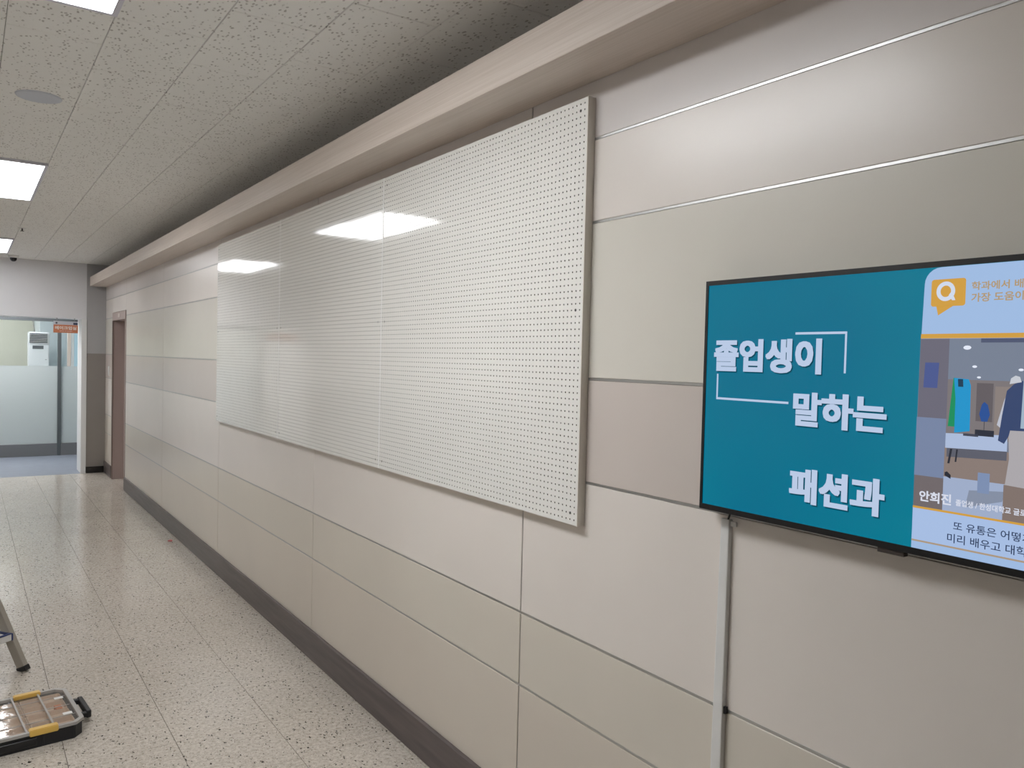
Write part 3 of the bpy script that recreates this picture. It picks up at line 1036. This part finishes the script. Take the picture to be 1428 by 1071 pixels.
# ------------------------------------------------------------------ organiser case on the floor
cs = empty('tool_organizer_case', 'flat black parts organizer case with clear lid and yellow latches on the floor', 'tool case', (-1.401, 3.903, 0))
cs.rotation_euler = (0, 0, math.radians(5.4))
M_case = principled('case_black', rgb(30, 31, 35), .45)
M_case2 = principled('case_bins', rgb(232, 208, 184), .5)
M_yel = principled('latch_yellow', rgb(222, 182, 92), .4)
M_lidrim = principled('lid_rim_grey', rgb(172, 169, 165), .3)
X1, X0, Y0_, Y1_ = 0.268, -0.268, -0.213, 0.213
ch = .035
def octa(x0, x1, y0, y1, c):
    return [(x0 + c, y0), (x1 - c, y0), (x1, y0 + c), (x1, y1 - c), (x1 - c, y1), (x0 + c, y1), (x0, y1 - c), (x0, y0 + c)]
def ring_wall(name, outer, inner, z0, z1, mat, par, floorz=None):
    bm = bmesh.new()
    O0 = [bm.verts.new((*p, z0)) for p in outer]
    O1 = [bm.verts.new((*p, z1)) for p in outer]
    I1 = [bm.verts.new((*p, z1)) for p in inner]
    zf = z0 if floorz is None else floorz
    I0 = [bm.verts.new((*p, zf)) for p in inner]
    n = len(outer)
    for i in range(n):
        j = (i + 1) % n
        bm.faces.new((O0[i], O0[j], O1[j], O1[i]))
        bm.faces.new((O1[i], O1[j], I1[j], I1[i]))
        bm.faces.new((I1[i], I1[j], I0[j], I0[i]))
        if floorz is None:
            bm.faces.new((I0[i], I0[j], O0[j], O0[i]))
    if floorz is not None:
        bm.faces.new(O0[::-1])
        bm.faces.new(I0)
    return bm_obj(name, bm, mat, par)
ring_wall('base_tray', octa(X0 + .006, X1 - .006, Y0_ + .006, Y1_ - .006, ch), octa(X0 + .012, X1 - .012, Y0_ + .012, Y1_ - .012, ch), 0.0, .058, M_case, cs, .006)
# moulded recesses and ribs on the front wall
for x0, x1 in ((-.06, .09),):
    box('front_recess', (x0, Y0_ - .002, .014), (x1, Y0_ + .008, .044), M_plastic_b, cs, .002)
for x in (-.2, -.09, .11, .225):
    box('rib', (x, Y0_ + .001, .004), (x + .006, Y0_ + .008, .056), M_case, cs, .001)
# inner bins
bins = []
nx, ny = 6, 4
for i in range(nx):
    for j in range(ny):
        wx, wy = (X1 - X0 - .052) / nx, (Y1_ - Y0_ - .052) / ny
        bx, by = X0 + .026 + i * wx, Y0_ + .026 + j * wy
        o = ring_wall('bin', octa(bx + .002, bx + wx - .002, by + .002, by + wy - .002, .006), octa(bx + .004, bx + wx - .004, by + .004, by + wy - .004, .006), .008, .054, M_case2, cs, .034)
lr = ring_wall('lid_rim', octa(X0, X1, Y0_, Y1_, ch), octa(X0 + .016, X1 - .016, Y0_ + .016, Y1_ - .016, ch * .8), .058, .070, M_lidrim, cs)
M_lid = bpy.data.materials.new('clear_lid')
M_lid.use_nodes = True
nt = M_lid.node_tree
nt.nodes.clear()
out = nt.nodes.new('ShaderNodeOutputMaterial')
tp = nt.nodes.new('ShaderNodeBsdfTransparent')
tp.inputs[0].default_value = (.96, .955, .95, 1)
gl = nt.nodes.new('ShaderNodeBsdfGlossy')
gl.inputs['Roughness'].default_value = .06
fr = nt.nodes.new('ShaderNodeFresnel')
fr.inputs[0].default_value = 1.5
nzt = nt.nodes.new('ShaderNodeTexNoise')
nzt.inputs['Scale'].default_value = 7
bpn = nt.nodes.new('ShaderNodeBump')
bpn.inputs['Strength'].default_value = .3
bpn.inputs['Distance'].default_value = .004
nt.links.new(nzt.outputs['Fac'], bpn.inputs['Height'])
nt.links.new(bpn.outputs[0], gl.inputs['Normal'])
mx = nt.nodes.new('ShaderNodeMixShader')
dm = nt.nodes.new('ShaderNodeBsdfDiffuse')
dm.inputs[0].default_value = rgb(190, 184, 176)
mm = nt.nodes.new('ShaderNodeMixShader')
mm.inputs[0].default_value = .10
nt.links.new(tp.outputs[0], mm.inputs[1])
nt.links.new(dm.outputs[0], mm.inputs[2])
gm = nt.nodes.new('ShaderNodeNewGeometry')
inv = nt.nodes.new('ShaderNodeMath')
inv.operation = 'SUBTRACT'
inv.inputs[0].default_value = 1.0
nt.links.new(gm.outputs['Backfacing'], inv.inputs[1])
mul = nt.nodes.new('ShaderNodeMath')
mul.operation = 'MULTIPLY'
nt.links.new(fr.outputs[0], mul.inputs[0])
nt.links.new(inv.outputs[0], mul.inputs[1])
nt.links.new(mul.outputs[0], mx.inputs[0])
nt.links.new(mm.outputs[0], mx.inputs[1])
nt.links.new(gl.outputs[0], mx.inputs[2])
nt.links.new(mx.outputs[0], out.inputs[0])
prism('clear_lid', octa(X0 + .010, X1 - .010, Y0_ + .010, Y1_ - .010, ch * .8), 2, .0605, .0645, M_lid, cs)
for x in (-.16, -.045, .055, .155):
    box('lid_rib', (x - .004, Y0_ + .014, .0645), (x + .004, Y1_ - .014, .071), M_lidrim, cs, .001)
for y in (-.11, 0.0, .11):
    box('lid_cross_rib', (X0 + .02, y - .0015, .0645), (X1 - .02, y + .0015, .067), M_lidrim, cs)
# latches
def latch(cx, y0, y1):
    return prism('latch', [(y0, .052), (y0 + (.004 if y0 < 0 else 0), .078), (y1 - (0 if y0 < 0 else .004), .078), (y1, .062)] if y0 < 0 else
                 [(y0, .062), (y0, .078), (y1 - .004, .078), (y1, .052)], 0, cx - .052, cx + .052, M_yel, cs, .003)
for cx in (.115, -.165):
    latch(cx, Y0_ - .006, Y0_ + .030)
    latch(cx, Y1_ - .030, Y1_ + .006)
box('orange_part', (.195, .0, .035), (.222, .05, .056), principled('part_orange', rgb(214, 122, 58), .5), cs, .002)
for y in (-.09, .10):
    box('label_plate', (.205, y - .012, .0645), (.240, y + .012, .0665), M_plastic_w, cs, .0008)
# side handle: a loop at the right end
hb = boxes('handle', [((X1 - .005, -.10, .030), (X1 + .034, -.078, .052)), ((X1 - .005, .060, .030), (X1 + .034, .082, .052)),
                      ((X1 + .026, -.10, .026), (X1 + .046, .082, .058))], M_plastic_b, cs, .003)

# ------------------------------------------------------------------ step ladder, mostly out of frame on the left
M_alu = principled('ladder_aluminium', rgb(170, 164, 154), .42, metal=.25)
M_blue = principled('ladder_blue_trim', rgb(44, 58, 104), .4)
ld = empty('step_ladder', 'aluminium step ladder with blue step edging and black feet, cut by the left edge', 'ladder', (-1.287, 4.635, 0))
sd = Vector((-.80, -.60, 0))           # along the steps
bd = Vector((-.60, .80, 0))            # towards the rear legs
LH = 0.80
W0, W1 = .46, .26
def fpos(side, z):                     # front rail position
    t = z / LH
    c = (W0 - W1) / 2 * t
    return sd * (c if side == 0 else W0 - c) + bd * (.34 * t) + Vector((0, 0, z))
def rpos(side, z):
    t = z / LH
    c = (W0 - W1) / 2 * t
    return sd * (c if side == 0 else W0 - c) + bd * (.78 - .40 * t) + Vector((0, 0, z))
for f_ in (fpos, rpos):
    for s_ in (0, 1):
        bar('leg', f_(s_, .018), f_(s_, LH), .056, .026, bd, M_alu, ld)
        bar('rubber_foot', f_(s_, 0.0), f_(s_, .024), .062, .031, bd, M_plastic_b, ld)
for z in (.180, .46):
    a, b = fpos(0, z), fpos(1, z)
    bar('step', a + bd * .02 + sd * .018, b + bd * .02 - sd * .018, .10, .014, bd, M_plastic_w, ld, .002)
    bar('step_nosing', a - bd * .036 + sd * .018, b - bd * .036 - sd * .018, .010, .034, bd, M_plastic_w, ld, .003)
    bar('step_edging', a - bd * .036 + sd * .018 + Vector((0, 0, .019)), b - bd * .036 - sd * .018 + Vector((0, 0, .019)), .016, .006, bd, M_blue, ld, .002)
    bar('step_edging', a + sd * .014 - bd * .042, a + sd * .014 + bd * .07, .008, .036, sd, M_blue, ld, .002)
a, b = (fpos(0, LH) + rpos(0, LH)) / 2, (fpos(1, LH) + rpos(1, LH)) / 2
bar('top_platform', a - sd * .03, b + sd * .03, .22, .03, bd, M_blue, ld, .006)

# small pink scrap on the floor by the baseboard
bm = bmesh.new()
bmesh.ops.create_icosphere(bm, subdivisions=2, radius=.014)
for v_ in bm.verts:
    v_.co = Vector((v_.co.x * 1.3, v_.co.y, v_.co.z * .6)) * (1 + .25 * math.sin(v_.co.x * 400 + v_.co.y * 270))
zmin = min(v_.co.z for v_ in bm.verts)
for v_ in bm.verts:
    v_.co.z -= zmin
o = bm_obj('paper_scrap', bm, principled('scrap_pink', rgb(196, 112, 110), .7), None, (-0.085, 7.21, 0.0))
tag(o, 'tiny crumpled pink scrap on the floor by the dark baseboard', 'scrap')
